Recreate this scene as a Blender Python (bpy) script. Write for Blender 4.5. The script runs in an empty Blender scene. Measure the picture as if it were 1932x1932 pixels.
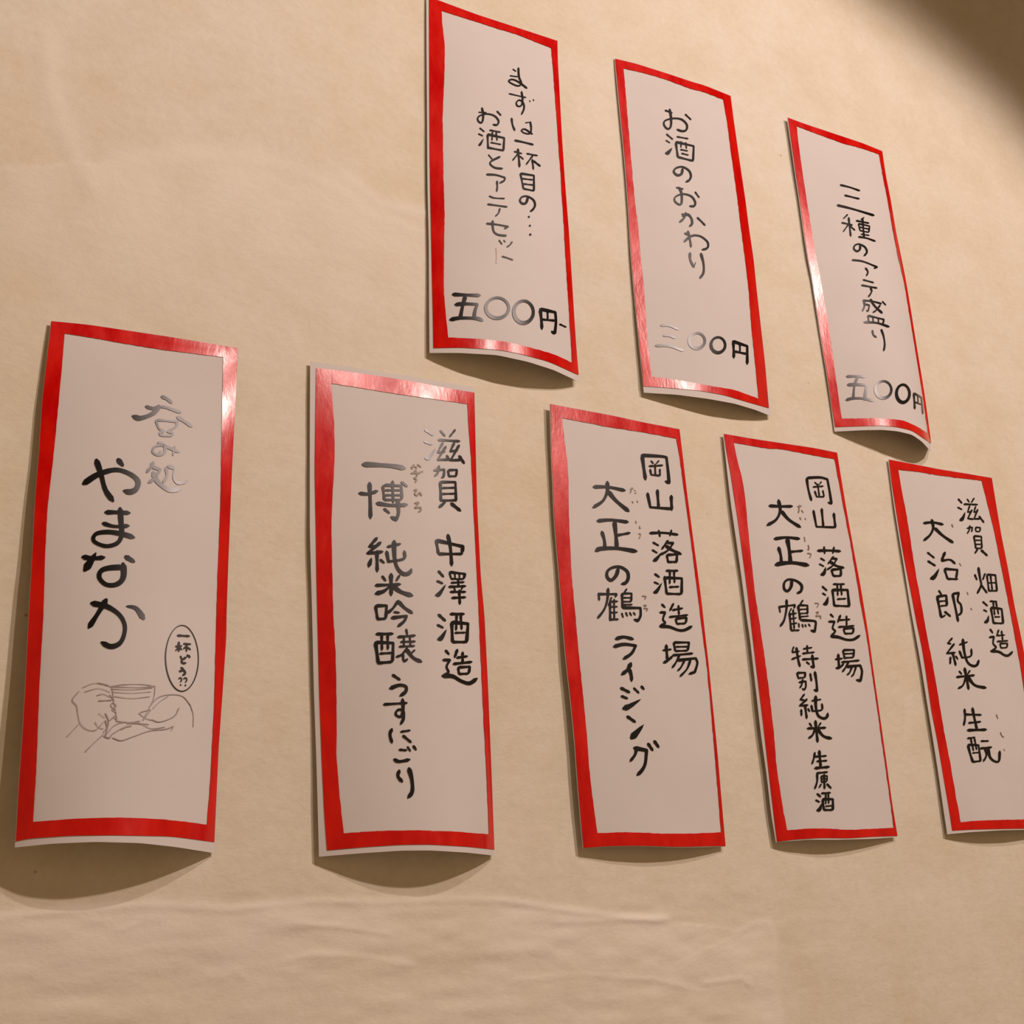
import bpy, math, random
import numpy as np
from mathutils import Matrix, Vector

random.seed(7)
rng = np.random.default_rng(7)
scene = bpy.context.scene
col = scene.collection

# ---------------------------------------------------------------- camera
# World: the plaster wall is the plane y = 0, x runs right, z runs up, the room is y < 0.
EYE_H = 1.50          # height of the lens above the floor
DIST = 0.683          # distance of the lens from the wall (m)
F_PX = 2377.45        # focal length for a 1932 px wide frame
CX = 966.0
V_RIGHT = np.array([0.88645528, 0.11663452, 0.44787658])    # wall axes seen in camera axes
V_UP = np.array([-0.04989076, -0.93800317, 0.34301744])
V_IN = np.array([-0.46011733, 0.32641452, 0.82567888])
V_UP = V_UP - V_RIGHT * (V_UP @ V_RIGHT); V_UP /= np.linalg.norm(V_UP)
V_IN = -np.cross(V_UP, V_RIGHT); V_IN = V_IN if V_IN[2] > 0 else -V_IN

cam_data = bpy.data.cameras.new('camera')
cam_data.sensor_width = 36.0
cam_data.lens = F_PX / 1932.0 * 36.0
cam_data.clip_start = 0.01
cam = bpy.data.objects.new('camera', cam_data)
cx = (V_RIGHT[0], V_IN[0], V_UP[0])
cy = (-V_RIGHT[1], -V_IN[1], -V_UP[1])
cz = (-V_RIGHT[2], -V_IN[2], -V_UP[2])
cam.matrix_world = Matrix(((cx[0], cy[0], cz[0], 0.0), (cx[1], cy[1], cz[1], -DIST),
                           (cx[2], cy[2], cz[2], EYE_H), (0, 0, 0, 1)))
col.objects.link(cam)
scene.camera = cam

# ---------------------------------------------------------------- light
scene.view_settings.view_transform = 'Standard'
scene.view_settings.look = 'None'
scene.view_settings.gamma = 1.0
scene.view_settings.use_curve_mapping = False
scene.view_settings.exposure = 0.0

world = bpy.data.worlds.new('world'); scene.world = world
world.use_nodes = True
bg = world.node_tree.nodes['Background']
bg.inputs[0].default_value = (1.0, 0.62, 0.34, 1)
bg.inputs[1].default_value = 0.36

def spot(name, pos, target, power, color, angle, blend, radius):
    l = bpy.data.lights.new(name, 'SPOT')
    l.energy = power; l.color = color; l.spot_size = math.radians(angle); l.spot_blend = blend
    l.shadow_soft_size = radius
    o = bpy.data.objects.new(name, l); col.objects.link(o)
    o.location = (pos[0], -pos[2], pos[1] + EYE_H)
    d = Vector((target[0], 0, target[1] + EYE_H)) - o.location
    o.rotation_euler = d.to_track_quat('-Z', 'Y').to_euler()
    return o

WARM = (1.0, 0.785, 0.70)
spot('main_spotlight', (1.26, 1.46, 1.78), (0.43, 0.04), 100.0, WARM, 43.2, 0.22, 0.036)
spot('near_spotlight', (0.50, 0.95, 0.90), (0.35, 0.10), 14.0, WARM, 93.5, 0.24, 0.012)

# ---------------------------------------------------------------- geometry of the view -> wall
def unproject(P, d):
    P = np.asarray(P, float)
    r = np.stack([P[:, 0] - CX, P[:, 1] - CX, np.full(len(P), F_PX)], 1)
    q = r * ((DIST - np.asarray(d, float)) / (r @ V_IN))[:, None]
    return q @ V_RIGHT, q @ V_UP

# ---------------------------------------------------------------- materials
def new_mat(name):
    m = bpy.data.materials.new(name); m.use_nodes = True
    nt = m.node_tree
    return m, nt, nt.nodes['Principled BSDF']

def node(nt, kind, **kw):
    n = nt.nodes.new(kind)
    for k, v in kw.items():
        if k in n.inputs: n.inputs[k].default_value = v
        else: setattr(n, k, v)
    return n

def coords(nt, scale=(1, 1, 1)):
    tc = nt.nodes.new('ShaderNodeNewGeometry')
    mp = nt.nodes.new('ShaderNodeMapping')
    mp.inputs['Scale'].default_value = scale
    nt.links.new(tc.outputs['Position'], mp.inputs['Vector'])
    return mp.outputs[0]

def ramp(nt, fac, stops):
    r = nt.nodes.new('ShaderNodeValToRGB')
    els = r.color_ramp.elements
    while len(els) < len(stops): els.new(0.5)
    for e, (p, c) in zip(els, stops):
        e.position = p; e.color = (*c, 1) if len(c) == 3 else c
    nt.links.new(fac, r.inputs[0])
    return r.outputs[0]

def mix(nt, fac, a, b, blend='MIX'):
    m = nt.nodes.new('ShaderNodeMix'); m.data_type = 'RGBA'; m.blend_type = blend
    for s, v in ((0, fac), (6, a), (7, b)):
        if hasattr(v, 'links'): nt.links.new(v, m.inputs[s])
        else: m.inputs[s].default_value = v if s == 0 else (*v, 1)
    return m.outputs[2]

def plaster():
    m, nt, b = new_mat('cream_plaster')
    L = nt.links
    n1 = node(nt, 'ShaderNodeTexNoise', Scale=4.0, Detail=5.0, Roughness=0.55); L.new(coords(nt), n1.inputs[0])
    n2 = node(nt, 'ShaderNodeTexNoise', Scale=22.0, Detail=6.0, Roughness=0.6); L.new(coords(nt), n2.inputs[0])
    n3 = node(nt, 'ShaderNodeTexNoise', Scale=230.0, Detail=3.0, Roughness=0.6); L.new(coords(nt), n3.inputs[0])
    c1 = ramp(nt, n1.outputs[0], [(0.30, (0.755, 0.70, 0.55)), (0.70, (0.80, 0.77, 0.67))])
    c2 = ramp(nt, n2.outputs[0], [(0.35, (0.95, 0.93, 0.87)), (0.60, (1, 1, 1))])
    c = mix(nt, 1.0, c1, c2, 'MULTIPLY')
    c3 = ramp(nt, n3.outputs[0], [(0.30, (0.95, 0.94, 0.93)), (0.65, (1, 1, 1))])
    c = mix(nt, 1.0, c, c3, 'MULTIPLY')
    # a few tiny dark specks
    v = node(nt, 'ShaderNodeTexVoronoi', Scale=24.0); L.new(coords(nt), v.inputs[0])
    sp = ramp(nt, v.outputs['Distance'], [(0.012, (0.62, 0.52, 0.40)), (0.030, (1, 1, 1))])
    c = mix(nt, 1.0, c, sp, 'MULTIPLY')
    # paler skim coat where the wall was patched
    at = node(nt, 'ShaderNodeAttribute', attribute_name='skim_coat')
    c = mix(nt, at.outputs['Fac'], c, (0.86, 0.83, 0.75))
    L.new(c, b.inputs['Base Color'])
    b.inputs['Roughness'].default_value = 0.82
    b.inputs['Specular IOR Level'].default_value = 0.25
    # brushed, finely cracked surface
    w = node(nt, 'ShaderNodeTexNoise', Scale=60.0, Detail=6.0, Roughness=0.65)
    L.new(coords(nt, (0.7, 1, 1.3)), w.inputs[0])
    g = node(nt, 'ShaderNodeTexNoise', Scale=420.0, Detail=2.0, Roughness=0.5); L.new(coords(nt), g.inputs[0])
    add = node(nt, 'ShaderNodeMath', operation='MULTIPLY_ADD'); add.inputs[1].default_value = 0.16
    L.new(g.outputs[0], add.inputs[0]); L.new(w.outputs[0], add.inputs[2])
    bu = node(nt, 'ShaderNodeBump', Strength=0.38, Distance=0.0020)
    L.new(add.outputs[0], bu.inputs['Height']); L.new(bu.outputs[0], b.inputs['Normal'])
    return m

def paper():
    m, nt, b = new_mat('white_paper')
    n = node(nt, 'ShaderNodeTexNoise', Scale=16.0, Detail=4.0); nt.links.new(coords(nt), n.inputs[0])
    c = ramp(nt, n.outputs[0], [(0.3, (0.73, 0.71, 0.70)), (0.7, (0.77, 0.75, 0.74))])
    nt.links.new(c, b.inputs['Base Color'])
    b.inputs['Roughness'].default_value = 0.75
    b.inputs['Specular IOR Level'].default_value = 0.2
    f = node(nt, 'ShaderNodeTexNoise', Scale=28.0, Detail=2.0); nt.links.new(coords(nt), f.inputs[0])
    bu = node(nt, 'ShaderNodeBump', Strength=0.10, Distance=0.002)
    nt.links.new(f.outputs[0], bu.inputs['Height']); nt.links.new(bu.outputs[0], b.inputs['Normal'])
    tr = node(nt, 'ShaderNodeBsdfTranslucent'); tr.inputs[0].default_value = (0.70, 0.58, 0.45, 1)
    ms = node(nt, 'ShaderNodeMixShader'); ms.inputs[0].default_value = 0.10
    out = nt.nodes['Material Output']
    nt.links.new(b.outputs[0], ms.inputs[1]); nt.links.new(tr.outputs[0], ms.inputs[2])
    nt.links.new(ms.outputs[0], out.inputs[0])
    return m

def red_ink():
    m, nt, b = new_mat('red_marker_ink')
    L = nt.links
    n = node(nt, 'ShaderNodeTexNoise', Scale=70.0, Detail=4.0, Roughness=0.6); L.new(coords(nt, (1.2, 1, 0.45)), n.inputs[0])
    c = ramp(nt, n.outputs[0], [(0.35, (0.56, 0.0006, 0.0006)), (0.65, (0.70, 0.007, 0.0006))])
    L.new(c, b.inputs['Base Color'])
    r = ramp(nt, n.outputs[0], [(0.35, (0.19,) * 3), (0.65, (0.27,) * 3)])
    L.new(r, b.inputs['Roughness'])
    b.inputs['Specular IOR Level'].default_value = 0.32
    bu = node(nt, 'ShaderNodeBump', Strength=0.35, Distance=0.0006)
    L.new(n.outputs[0], bu.inputs['Height']); L.new(bu.outputs[0], b.inputs['Normal'])
    return m

def ink(name, rgb, rough, spec=0.5):
    m, nt, b = new_mat(name)
    n = node(nt, 'ShaderNodeTexNoise', Scale=150.0, Detail=3.0); nt.links.new(coords(nt), n.inputs[0])
    c = ramp(nt, n.outputs[0], [(0.35, rgb), (0.7, tuple(x * 1.35 + 0.002 for x in rgb))])
    nt.links.new(c, b.inputs['Base Color'])
    b.inputs['Roughness'].default_value = rough
    b.inputs['Specular IOR Level'].default_value = spec
    return m

M_WALL = plaster(); M_PAPER = paper(); M_RED = red_ink()
M_BLACK = ink('black_brush_ink', (0.004, 0.0036, 0.003), 0.28, 0.29)
M_PALE = ink('glare_washed_ink', (0.56, 0.48, 0.42), 0.5)  # black ink coloured pale to paint in the lamp reflection washing it out
M_FURI = ink('fine_pen_ink', (0.22, 0.17, 0.13), 0.5)
M_PENCIL = ink('pencil_graphite', (0.30, 0.25, 0.24), 0.5)
M_PEN = ink('black_pen_ink', (0.02, 0.018, 0.016), 0.5)

# ---------------------------------------------------------------- helpers
CROPS = {  # enlargements used while measuring: x0, y0, scale
    'A': (0, 560, 3.01875), 'B': (0, 1160, 3.01875), 'C': (560, 640, 3.57778), 'D': (560, 1160, 3.57778),
    'E': (780, 0, 5.08421), 'F': (780, 360, 5.08421), 'G': (1140, 90, 5.08421), 'H': (1140, 430, 5.08421),
    'I': (1460, 200, 5.36667), 'J': (1460, 520, 5.36667), 'K': (1010, 740, 4.2), 'L': (1010, 1180, 4.2),
    'M': (1340, 800, 4.6), 'N': (1340, 1200, 4.6), 'O': (1652, 850, 5.08421), 'P': (1652, 1220, 5.08421)}

def pts(text):
    out = []; cur = 'A'; sharp = []
    for tk in text.split():
        if tk in CROPS: cur = tk; continue
        s = tk.endswith('!'); tk = tk.rstrip('!')
        x, y = map(float, tk.split(','))
        x0, y0, k = CROPS[cur]
        out.append((x0 + x / k, y0 + y / k)); sharp.append(s)
    return np.array(out), sharp

def resample(P, n):
    s = np.r_[0, np.cumsum(np.hypot(*np.diff(P, axis=0).T))]; s /= s[-1]
    t = np.linspace(0, 1, n)
    return np.stack([np.interp(t, s, P[:, i]) for i in (0, 1)], 1)

def soft(P, n):
    """resample with a little smoothing, end points kept"""
    Q = resample(P, n)
    for _ in range(3):
        Q[1:-1] = 0.25 * Q[:-2] + 0.5 * Q[1:-1] + 0.25 * Q[2:]
    return Q

def mesh_obj(name, verts, faces, mat, parent=None, smooth=True):
    me = bpy.data.meshes.new(name)
    me.from_pydata([tuple(v) for v in verts], [], faces)
    me.update()
    if smooth: me.polygons.foreach_set('use_smooth', [True] * len(me.polygons))
    me.materials.append(mat)
    o = bpy.data.objects.new(name, me); col.objects.link(o)
    if parent is not None:
        o.parent = parent
        o.matrix_parent_inverse = parent.matrix_world.inverted()
    return o

# ---------------------------------------------------------------- the wall
def seg_dist(X, Z, poly):
    """signed distance to a polyline (positive = above / left of its direction)"""
    best = np.full(X.shape, 1e9); sg = np.zeros(X.shape)
    for (x0, z0), (x1, z1) in zip(poly[:-1], poly[1:]):
        dx, dz = x1 - x0, z1 - z0; L2 = dx * dx + dz * dz
        t = np.clip(((X - x0) * dx + (Z - z0) * dz) / L2, 0, 1)
        ex, ez = X - (x0 + t * dx), Z - (z0 + t * dz)
        d = np.hypot(ex, ez); s = np.sign(dx * ez - dz * ex)
        m = d < best; best = np.where(m, d, best); sg = np.where(m, s, sg)
    return best * np.where(sg == 0, 1, sg)

def value_noise(X, Z, cell, seed):
    r = np.random.default_rng(seed); G = r.random((256, 256))
    u, v = X / cell + 64, Z / cell + 64
    i, j = np.floor(u).astype(int), np.floor(v).astype(int)
    fu, fv = u - i, v - j
    fu = fu * fu * (3 - 2 * fu); fv = fv * fv * (3 - 2 * fv)
    g = lambda a, b: G[a % 256, b % 256]
    return (g(i, j) * (1 - fu) * (1 - fv) + g(i + 1, j) * fu * (1 - fv) + g(i, j + 1) * (1 - fu) * fv + g(i + 1, j + 1) * fu * fv) - 0.5

def wall_line(pixels):
    x, z = unproject(np.array(pixels, float), np.zeros(len(pixels)))
    return list(zip(x, z))

xs = np.unique(np.concatenate([np.linspace(-1.6, -0.12, 20), np.arange(-0.12, 1.12, 0.0026), np.linspace(1.12, 2.6, 26)]))
zs = np.unique(np.concatenate([np.linspace(-EYE_H, -0.14, 20), np.arange(-0.14, 0.07, 0.0011), np.arange(0.07, 1.04, 0.0026), np.linspace(1.04, 1.6, 12)]))
X, Z = np.meshgrid(xs, zs)
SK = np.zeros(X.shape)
Hh = -0.0015 + 0.0022 * value_noise(X, Z, 0.13, 1) + 0.0009 * value_noise(X, Z, 0.05, 2) + 0.0004 * value_noise(X, Z, 0.018, 3)
sweeps = [  # trowel marks: line, height of the lip, width, step to one side, width of the step
    ([(88, 60), (92, 150), (112, 230), (150, 310), (172, 360)], 0.0007, 0.006, 0.0, 0.02),
    ([(230, 300), (330, 294), (440, 294), (520, 310), (620, 350), (700, 400), (790, 440)], 0.0004, 0.006, -0.0011, 0.022),
    ([(650, 330), (720, 385), (800, 400)], 0.0004, 0.004, 0.0, 0.02),
    ([(-60, 1735), (100, 1722), (280, 1707), (430, 1716), (600, 1700), (700, 1703), (850, 1698), (950, 1699), (1100, 1722), (1255, 1738)], 0.0007, 0.0022, -0.0006, 0.012),
    ([(1390, 1762), (1425, 1745), (1452, 1738), (1464, 1770), (1462, 1830), (1474, 1932)], 0.0005, 0.0025, 0.0005, 0.010),
    ([(560, 1742), (640, 1748), (735, 1762)], 0.0006, 0.0016, 0.0, 0.01),
    ([(1330, 1855), (1400, 1846), (1420, 1860)], 0.0006, 0.0018, 0.0, 0.01),
    ([(420, 1848), (445, 1826), (470, 1852)], 0.0005, 0.0014, 0.0, 0.01),
    ([(966, 1850), (1100, 1838), (1250, 1850), (1330, 1872)], 0.0004, 0.0016, 0.0, 0.01),
    ([(540, 1812), (600, 1800), (700, 1806), (780, 1822)], 0.0005, 0.0016, 0.0, 0.01),
    ([(228, 1756), (254, 1744)], 0.0005, 0.0012, 0.0, 0.01),
    ([(1050, 1740), (1180, 1735), (1262, 1732)], 0.0006, 0.002, 0.0, 0.01)]
for px, hgt, wd, step, sw in sweeps:
    ln = wall_line(px)
    d = seg_dist(X, Z, ln)
    tt = np.exp(-(d / wd) ** 2)
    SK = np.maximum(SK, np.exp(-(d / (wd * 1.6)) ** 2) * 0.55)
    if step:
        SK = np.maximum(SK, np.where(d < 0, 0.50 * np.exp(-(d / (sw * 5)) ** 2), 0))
    Hh = Hh + 1.25 * hgt * tt * (0.7 + 0.6 * value_noise(X, Z, 0.02, 9))
    if step:
        side = np.where(np.sign(d) == -1, 1.0, 0.0) * np.exp(-(np.abs(d) / (sw * 4)) ** 2) * (1 - np.exp(-(d / sw) ** 2))
        Hh = Hh + abs(step) * side
# rougher horizontal drag marks in the lowest band
band = 1 / (1 + np.exp((Z - 0.045) / 0.006)) * (1 / (1 + np.exp((X - 0.56) / 0.02)))
Hh = Hh + band * (0.0010 * value_noise(X * 0.25, Z, 0.011, 5) + 0.0008 * value_noise(X * 0.4, Z, 0.006, 6))
Hh = np.minimum(Hh, 0.0006)
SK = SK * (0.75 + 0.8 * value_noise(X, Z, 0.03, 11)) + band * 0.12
nx, nz = len(xs), len(zs)
V = np.stack([X.ravel(), -Hh.ravel() , Z.ravel() + EYE_H], 1)
idx = np.arange(nx * nz).reshape(nz, nx)
Fq = np.stack([idx[:-1, :-1].ravel(), idx[:-1, 1:].ravel(), idx[1:, 1:].ravel(), idx[1:, :-1].ravel()], 1)
me = bpy.data.meshes.new('wall_back')
me.vertices.add(len(V)); me.vertices.foreach_set('co', V.ravel())
me.loops.add(Fq.size); me.loops.foreach_set('vertex_index', Fq.ravel().astype(np.int32))
me.polygons.add(len(Fq))
me.polygons.foreach_set('loop_start', (np.arange(len(Fq)) * 4).astype(np.int32))
me.update(calc_edges=True); me.validate()
me.polygons.foreach_set('use_smooth', [True] * len(Fq))
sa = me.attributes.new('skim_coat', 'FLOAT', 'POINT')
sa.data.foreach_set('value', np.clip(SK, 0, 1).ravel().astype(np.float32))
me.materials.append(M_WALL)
wall = bpy.data.objects.new('wall_back', me); col.objects.link(wall)
wall['kind'] = 'structure'

def slab(name, z, t, mat):
    x0, x1, y0, y1 = -1.6, 2.6, -3.2, 0.02
    v = [(x, y, zz) for zz in (z, z + t) for x, y in ((x0, y0), (x1, y0), (x1, y1), (x0, y1))]
    f = [(3, 2, 1, 0), (4, 5, 6, 7), (0, 1, 5, 4), (1, 2, 6, 5), (2, 3, 7, 6), (3, 0, 4, 7)]
    o = mesh_obj(name, v, f, mat, None, False); o['kind'] = 'structure'
    return o

def wood(name, c0, c1):
    m, nt, b = new_mat(name)
    n = node(nt, 'ShaderNodeTexNoise', Scale=9.0, Detail=6.0); nt.links.new(coords(nt, (0.3, 4, 1)), n.inputs[0])
    nt.links.new(ramp(nt, n.outputs[0], [(0.35, c0), (0.65, c1)]), b.inputs['Base Color'])
    b.inputs['Roughness'].default_value = 0.55
    return m

slab('ambient_blocking_ceiling', EYE_H + 1.6, 0.08, wood('dark_ceiling_wood', (0.05, 0.028, 0.015), (0.11, 0.065, 0.035)))  # out of view, added to keep ambient light off the upper wall
slab('floor', -0.05, 0.05, wood('brown_floor_wood', (0.12, 0.07, 0.04), (0.22, 0.13, 0.07)))

# ---------------------------------------------------------------- hanging paper strips
BASE = 0.0009   # clear of the highest plaster

class Strip:
    def __init__(self, name, label, corners, lift, power, outer, inner, paper_sides):
        """corners: TL TR BR BL px; lift: (left, right, bow, skew) at the foot, top lift"""
        C = np.array(corners, float)
        self.a, self.b, self.c, self.k, self.top_l, self.top_c = lift
        self.power = power
        d = np.array([BASE, BASE, BASE + self.b, BASE + self.a])
        x, z = unproject(C, d)
        self.xl = (x[0], x[3]); self.xr = (x[1], x[2]); self.zt = (z[0] + z[1]) / 2; self.zb = (z[2] + z[3]) / 2
        self.root = bpy.data.objects.new(name, None); col.objects.link(self.root)
        self.root.empty_display_size = 0.03
        self.root.location = ((x[0] + x[1]) / 2, 0, self.zt + EYE_H)
        self.root['label'] = label; self.root['category'] = 'paper sign'
        self.root['group'] = 'handwritten red bordered menu strips on the plaster wall'
        bpy.context.view_layer.update()
        self.layer = 0
        self.make_paper(paper_sides); self.make_border(outer, inner)

    def height(self, x, z):
        t = np.clip((self.zt - z) / (self.zt - self.zb), 0, 1)
        xl = self.xl[0] * (1 - t) + self.xl[1] * t; xr = self.xr[0] * (1 - t) + self.xr[1] * t
        s = np.clip((x - xl) / (xr - xl), -0.08, 1.08)
        g = t ** self.power
        bow = 4 * s * (1 - s) * (1 + self.k * (2 * s - 1))
        return np.maximum(0.0008, BASE + (self.a * (1 - s) + self.b * s + self.c * bow) * g + (self.top_l * (1 - s) + self.top_c * bow) * (1 - t))

    def on(self, P, eps=0.0):
        """points of the photograph -> points on the curved sheet (nearest to the viewer)"""
        P = np.asarray(P, float)
        ds = np.linspace(0.045, 0.0, 181)
        prev = None; res = np.full(len(P), BASE); done = np.zeros(len(P), bool)
        for d in ds:
            x, z = unproject(P, np.full(len(P), d))
            g = self.height(x, z) - d
            if prev is not None:
                hit = (~done) & (prev[1] < 0) & (g >= 0)
                f = np.where(hit, -prev[1] / np.where(hit, g - prev[1], 1), 0)
                res = np.where(hit, prev[0] + (d - prev[0]) * f, res); done |= hit
            prev = (d, g)
        x, z = unproject(P, res)
        return np.stack([x, -(res + eps), z + EYE_H], 1)

    def make_paper(self, sides):
        L, T, R, B = [soft(pts(s)[0], n) for s, n in zip(sides, (73, 61, 73, 61))]
        T[0] = L[0]; T[-1] = R[0]; B[0] = L[-1]; B[-1] = R[-1]
        nu, nv = 61, 73
        u = np.linspace(0, 1, nu)[None, :, None]; v = np.linspace(0, 1, nv)[:, None, None]
        S = (1 - u) * L[:, None] + u * R[:, None] + (1 - v) * T[None] + v * B[None] \
            - ((1 - u) * (1 - v) * L[0] + u * (1 - v) * R[0] + (1 - u) * v * L[-1] + u * v * R[-1])
        P = self.on(S.reshape(-1, 2))
        n = nu * nv
        Pb = P.copy(); Pb[:, 1] += 0.00022
        idx = np.arange(n).reshape(nv, nu)
        F = []
        for i in range(nv - 1):
            for j in range(nu - 1):
                a, b, c, d = idx[i, j], idx[i, j + 1], idx[i + 1, j + 1], idx[i + 1, j]
                F.append((int(a), int(d), int(c), int(b))); F.append((int(a + n), int(b + n), int(c + n), int(d + n)))
        ring = list(idx[0, :]) + list(idx[1:, -1]) + list(idx[-1, -2::-1]) + list(idx[-2:0:-1, 0])
        nf = len(F)
        m = len(ring); R1 = P[ring]; R2 = Pb[ring]        # the cut edge has its own vertices, so it stays crisp
        for i in range(m):
            j = (i + 1) % m
            F.append((2 * n + i, 2 * n + j, 2 * n + m + j, 2 * n + m + i))
        o = mesh_obj('paper_sheet', np.vstack([P, Pb, R1, R2]), F, M_PAPER, self.root)
        o.data.polygons.foreach_set('use_smooth', [i < nf for i in range(len(F))])
        return o

    def make_border(self, outer, inner):
        V = []; F = []
        for so, si, n in zip(outer, inner, (90, 40, 90, 40)):
            O = soft(pts(so)[0], n); I = soft(pts(si)[0], n)
            I[1:-1] += rng.normal(0, 0.22, (n - 2, 2))
            m = 4; b0 = len(V)
            for j in range(m + 1):
                V.extend(self.on(O + (I - O) * j / m, 0.00042))
            for j in range(m):
                for i in range(n - 1):
                    a = b0 + j * n + i
                    F.append((a, a + 1, a + n + 1, a + n))
        self.fix(V, F)
        return mesh_obj('red_border', V, F, M_RED, self.root)

    def fix(self, V, F):
        for i, f in enumerate(F):
            a, b, c = (Vector(V[f[k]]) for k in (0, 1, 2))
            if (b - a).cross(c - a).y > 0: F[i] = tuple(reversed(f))

    def write(self, name, text, mat=None, label=None, jitter=0.05, gain=1.6):
        """text: lines 'crop  width  x,y x,y ... ; width x,y ...'   codes: d = swells to its end, t = thins to a point"""
        Q = []; E = []; F = []; nq = 0
        cur = 'A'
        for line in text.strip().split(';'):
            tk = line.split()
            if not tk: continue
            while tk[0] in CROPS: cur = tk.pop(0)
            if not tk: continue
            w = tk.pop(0); kind = ''
            while w[-1] in 'dto': kind += w[-1]; w = w[:-1]
            w = float(w) / CROPS[cur][2] * gain
            if 'o' in kind:                      # ellipse: centre, radii
                c = [float(v) for v in tk[0].split(',')]
                a = np.linspace(0, 2 * math.pi, 49) - 1.9
                x0, y0, k = CROPS[cur]
                wob = 1 + 0.02 * np.sin(2 * a + 1)
                Pn = np.stack([x0 + (c[0] + c[2] * np.cos(a) * wob + (c[4] if len(c) > 4 else 0) * np.sin(a)) / k,
                               y0 + (c[1] + c[3] * np.sin(a)) / k], 1)
            else:
                P, sharp = pts(cur + ' ' + ' '.join(tk))
                if len(P) == 1: P = np.vstack([P, P + [0.6, 0.6]]); sharp = [0, 0]
                Pn = self.curve(P, sharp)
            n = max(4, int(np.hypot(*np.diff(Pn, axis=0).T).sum() / 1.3))
            Pn = resample(Pn, n)
            t = np.linspace(0, 1, n)
            if 'd' in kind: ww = 0.40 + 0.85 * t ** 0.8
            elif 't' in kind: ww = 1.15 * (1 - t) ** 0.8 + 0.16
            elif 'o' in kind: ww = 0.90 + 0.16 * np.cos(2 * math.pi * t * 1.0 + 2.4)
            else: ww = 0.90 + 0.15 * np.cos(t * 2 * math.pi) - 0.10 * t ** 2
            ww = ww * (1 + jitter * np.convolve(rng.normal(0, 1, n + 4), np.ones(5) / 5, 'valid')) * w * 0.5
            if 'o' not in kind:                  # the brush lands and lifts with a narrower tip
                ln = np.r_[0, np.cumsum(np.hypot(*np.diff(Pn, axis=0).T))]
                if ln[-1] > 1.1 * w: ww = ww * np.minimum(1, 0.50 + 0.5 * ln / (0.45 * w)) * np.minimum(1, 0.38 + 0.62 * (ln[-1] - ln) / (0.6 * w))
            T = np.gradient(Pn, axis=0); T /= np.maximum(np.hypot(T[:, 0], T[:, 1]), 1e-6)[:, None]
            N = np.stack([-T[:, 1], T[:, 0]], 1)
            Lf = Pn + N * ww[:, None]; Rt = Pn - N * ww[:, None]
            self.layer += 1
            eps = 0.00042 + 0.0000006 * self.layer
            b = nq; Q.append(np.vstack([Lf, Pn, Rt])); E.append(np.full(3 * n, eps)); nq += 3 * n
            for i in range(n - 1):
                F.append((b + i, b + n + i, b + n + i + 1, b + i + 1))
                F.append((b + n + i, b + 2 * n + i, b + 2 * n + i + 1, b + n + i + 1))
            if 'o' not in kind:
                for e, sgn in ((0, -1), (n - 1, 1)):      # rounded brush ends
                    a = np.linspace(math.pi / 2, -math.pi / 2, 7)[1:-1]
                    cap = np.array([Pn[e] + ww[e] * (0.8 * math.cos(q) * T[e] * sgn + math.sin(q) * N[e]) for q in a])
                    cb = nq; Q.append(cap); E.append(np.full(5, eps)); nq += 5
                    r = [b + e] + [cb + i for i in range(5)] + [b + 2 * n + e]
                    for p, q in zip(r[:-1], r[1:]): F.append((b + n + e, p, q))
        V = self.on(np.vstack(Q), np.concatenate(E))
        self.fix(V, F)
        o = mesh_obj(name, V, F, mat or M_BLACK, self.root)
        if label: o['label'] = label
        return o

    @staticmethod
    def curve(P, sharp):
        if len(P) == 2: return P
        out = []; start = 0
        cuts = [0] + [i for i in range(1, len(P) - 1) if sharp[i]] + [len(P) - 1]
        for a, b in zip(cuts[:-1], cuts[1:]):
            Q = P[a:b + 1]
            if len(Q) == 2: out.append(Q[:-1]); continue
            E = np.vstack([2 * Q[0] - Q[1], Q, 2 * Q[-1] - Q[-2]])
            for i in range(1, len(E) - 2):
                p0, p1, p2, p3 = E[i - 1:i + 3]
                for t in np.linspace(0, 1, 8, endpoint=False):
                    out.append((0.5 * ((2 * p1) + (-p0 + p2) * t + (2 * p0 - 5 * p1 + 4 * p2 - p3) * t * t + (-p0 + 3 * p1 - 3 * p2 + p3) * t ** 3))[None])
        out.append(P[-1:])
        return np.vstack(out)

# ---- lower row, first from the left: the shop name, a pencil sketch and a speech bubble
s = Strip('menu_strip', 'white paper strip with big brush lettering, speech bubble and a pencil sketch of hands',
    [(97, 606), (448, 657), (403, 1609.5), (28, 1599)], (0.0140, 0.0, 0.0215, 0.05, 0.0, 0.0), 0.9,
    ['A 293,140 262,400 240,600 225,850 200,1150 185,1450 165,1800 B 150,300 130,650 105,1000 90,1290',
     'A 293,140 500,160 700,190 1000,235 1355,295',
     'A 1355,295 1335,700 1320,1000 1300,1500 1288,1850 B 1290,100 1270,400 1245,750 1220,1295',
     'B 90,1290 150,1275 400,1258 640,1255 980,1262 1220,1295'],
    ['A 368,210 350,430 330,650 305,900 270,1200 255,1500 248,1800 B 232,250 218,550 208,850 188,1180',
     'A 368,210 560,240 780,280 940,305 1270,345',
     'A 1270,345 1262,800 1255,1200 1235,1700 B 1230,100 1220,500 1200,900 1178,1195',
     'B 188,1180 450,1160 700,1155 930,1165 1178,1195'],
    ['A 290,136 259,400 237,600 222,850 197,1150 182,1450 162,1800 B 147,300 127,650 102,1000 85,1325',
     'A 290,136 500,156 700,186 1000,231 1359,291',
     'A 1359,291 1340,700 1325,1000 1304,1500 1292,1850 B 1294,100 1274,400 1248,750 1218,1357',
     'B 85,1325 300,1303 550,1293 800,1300 1000,1322 1218,1357'])
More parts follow.
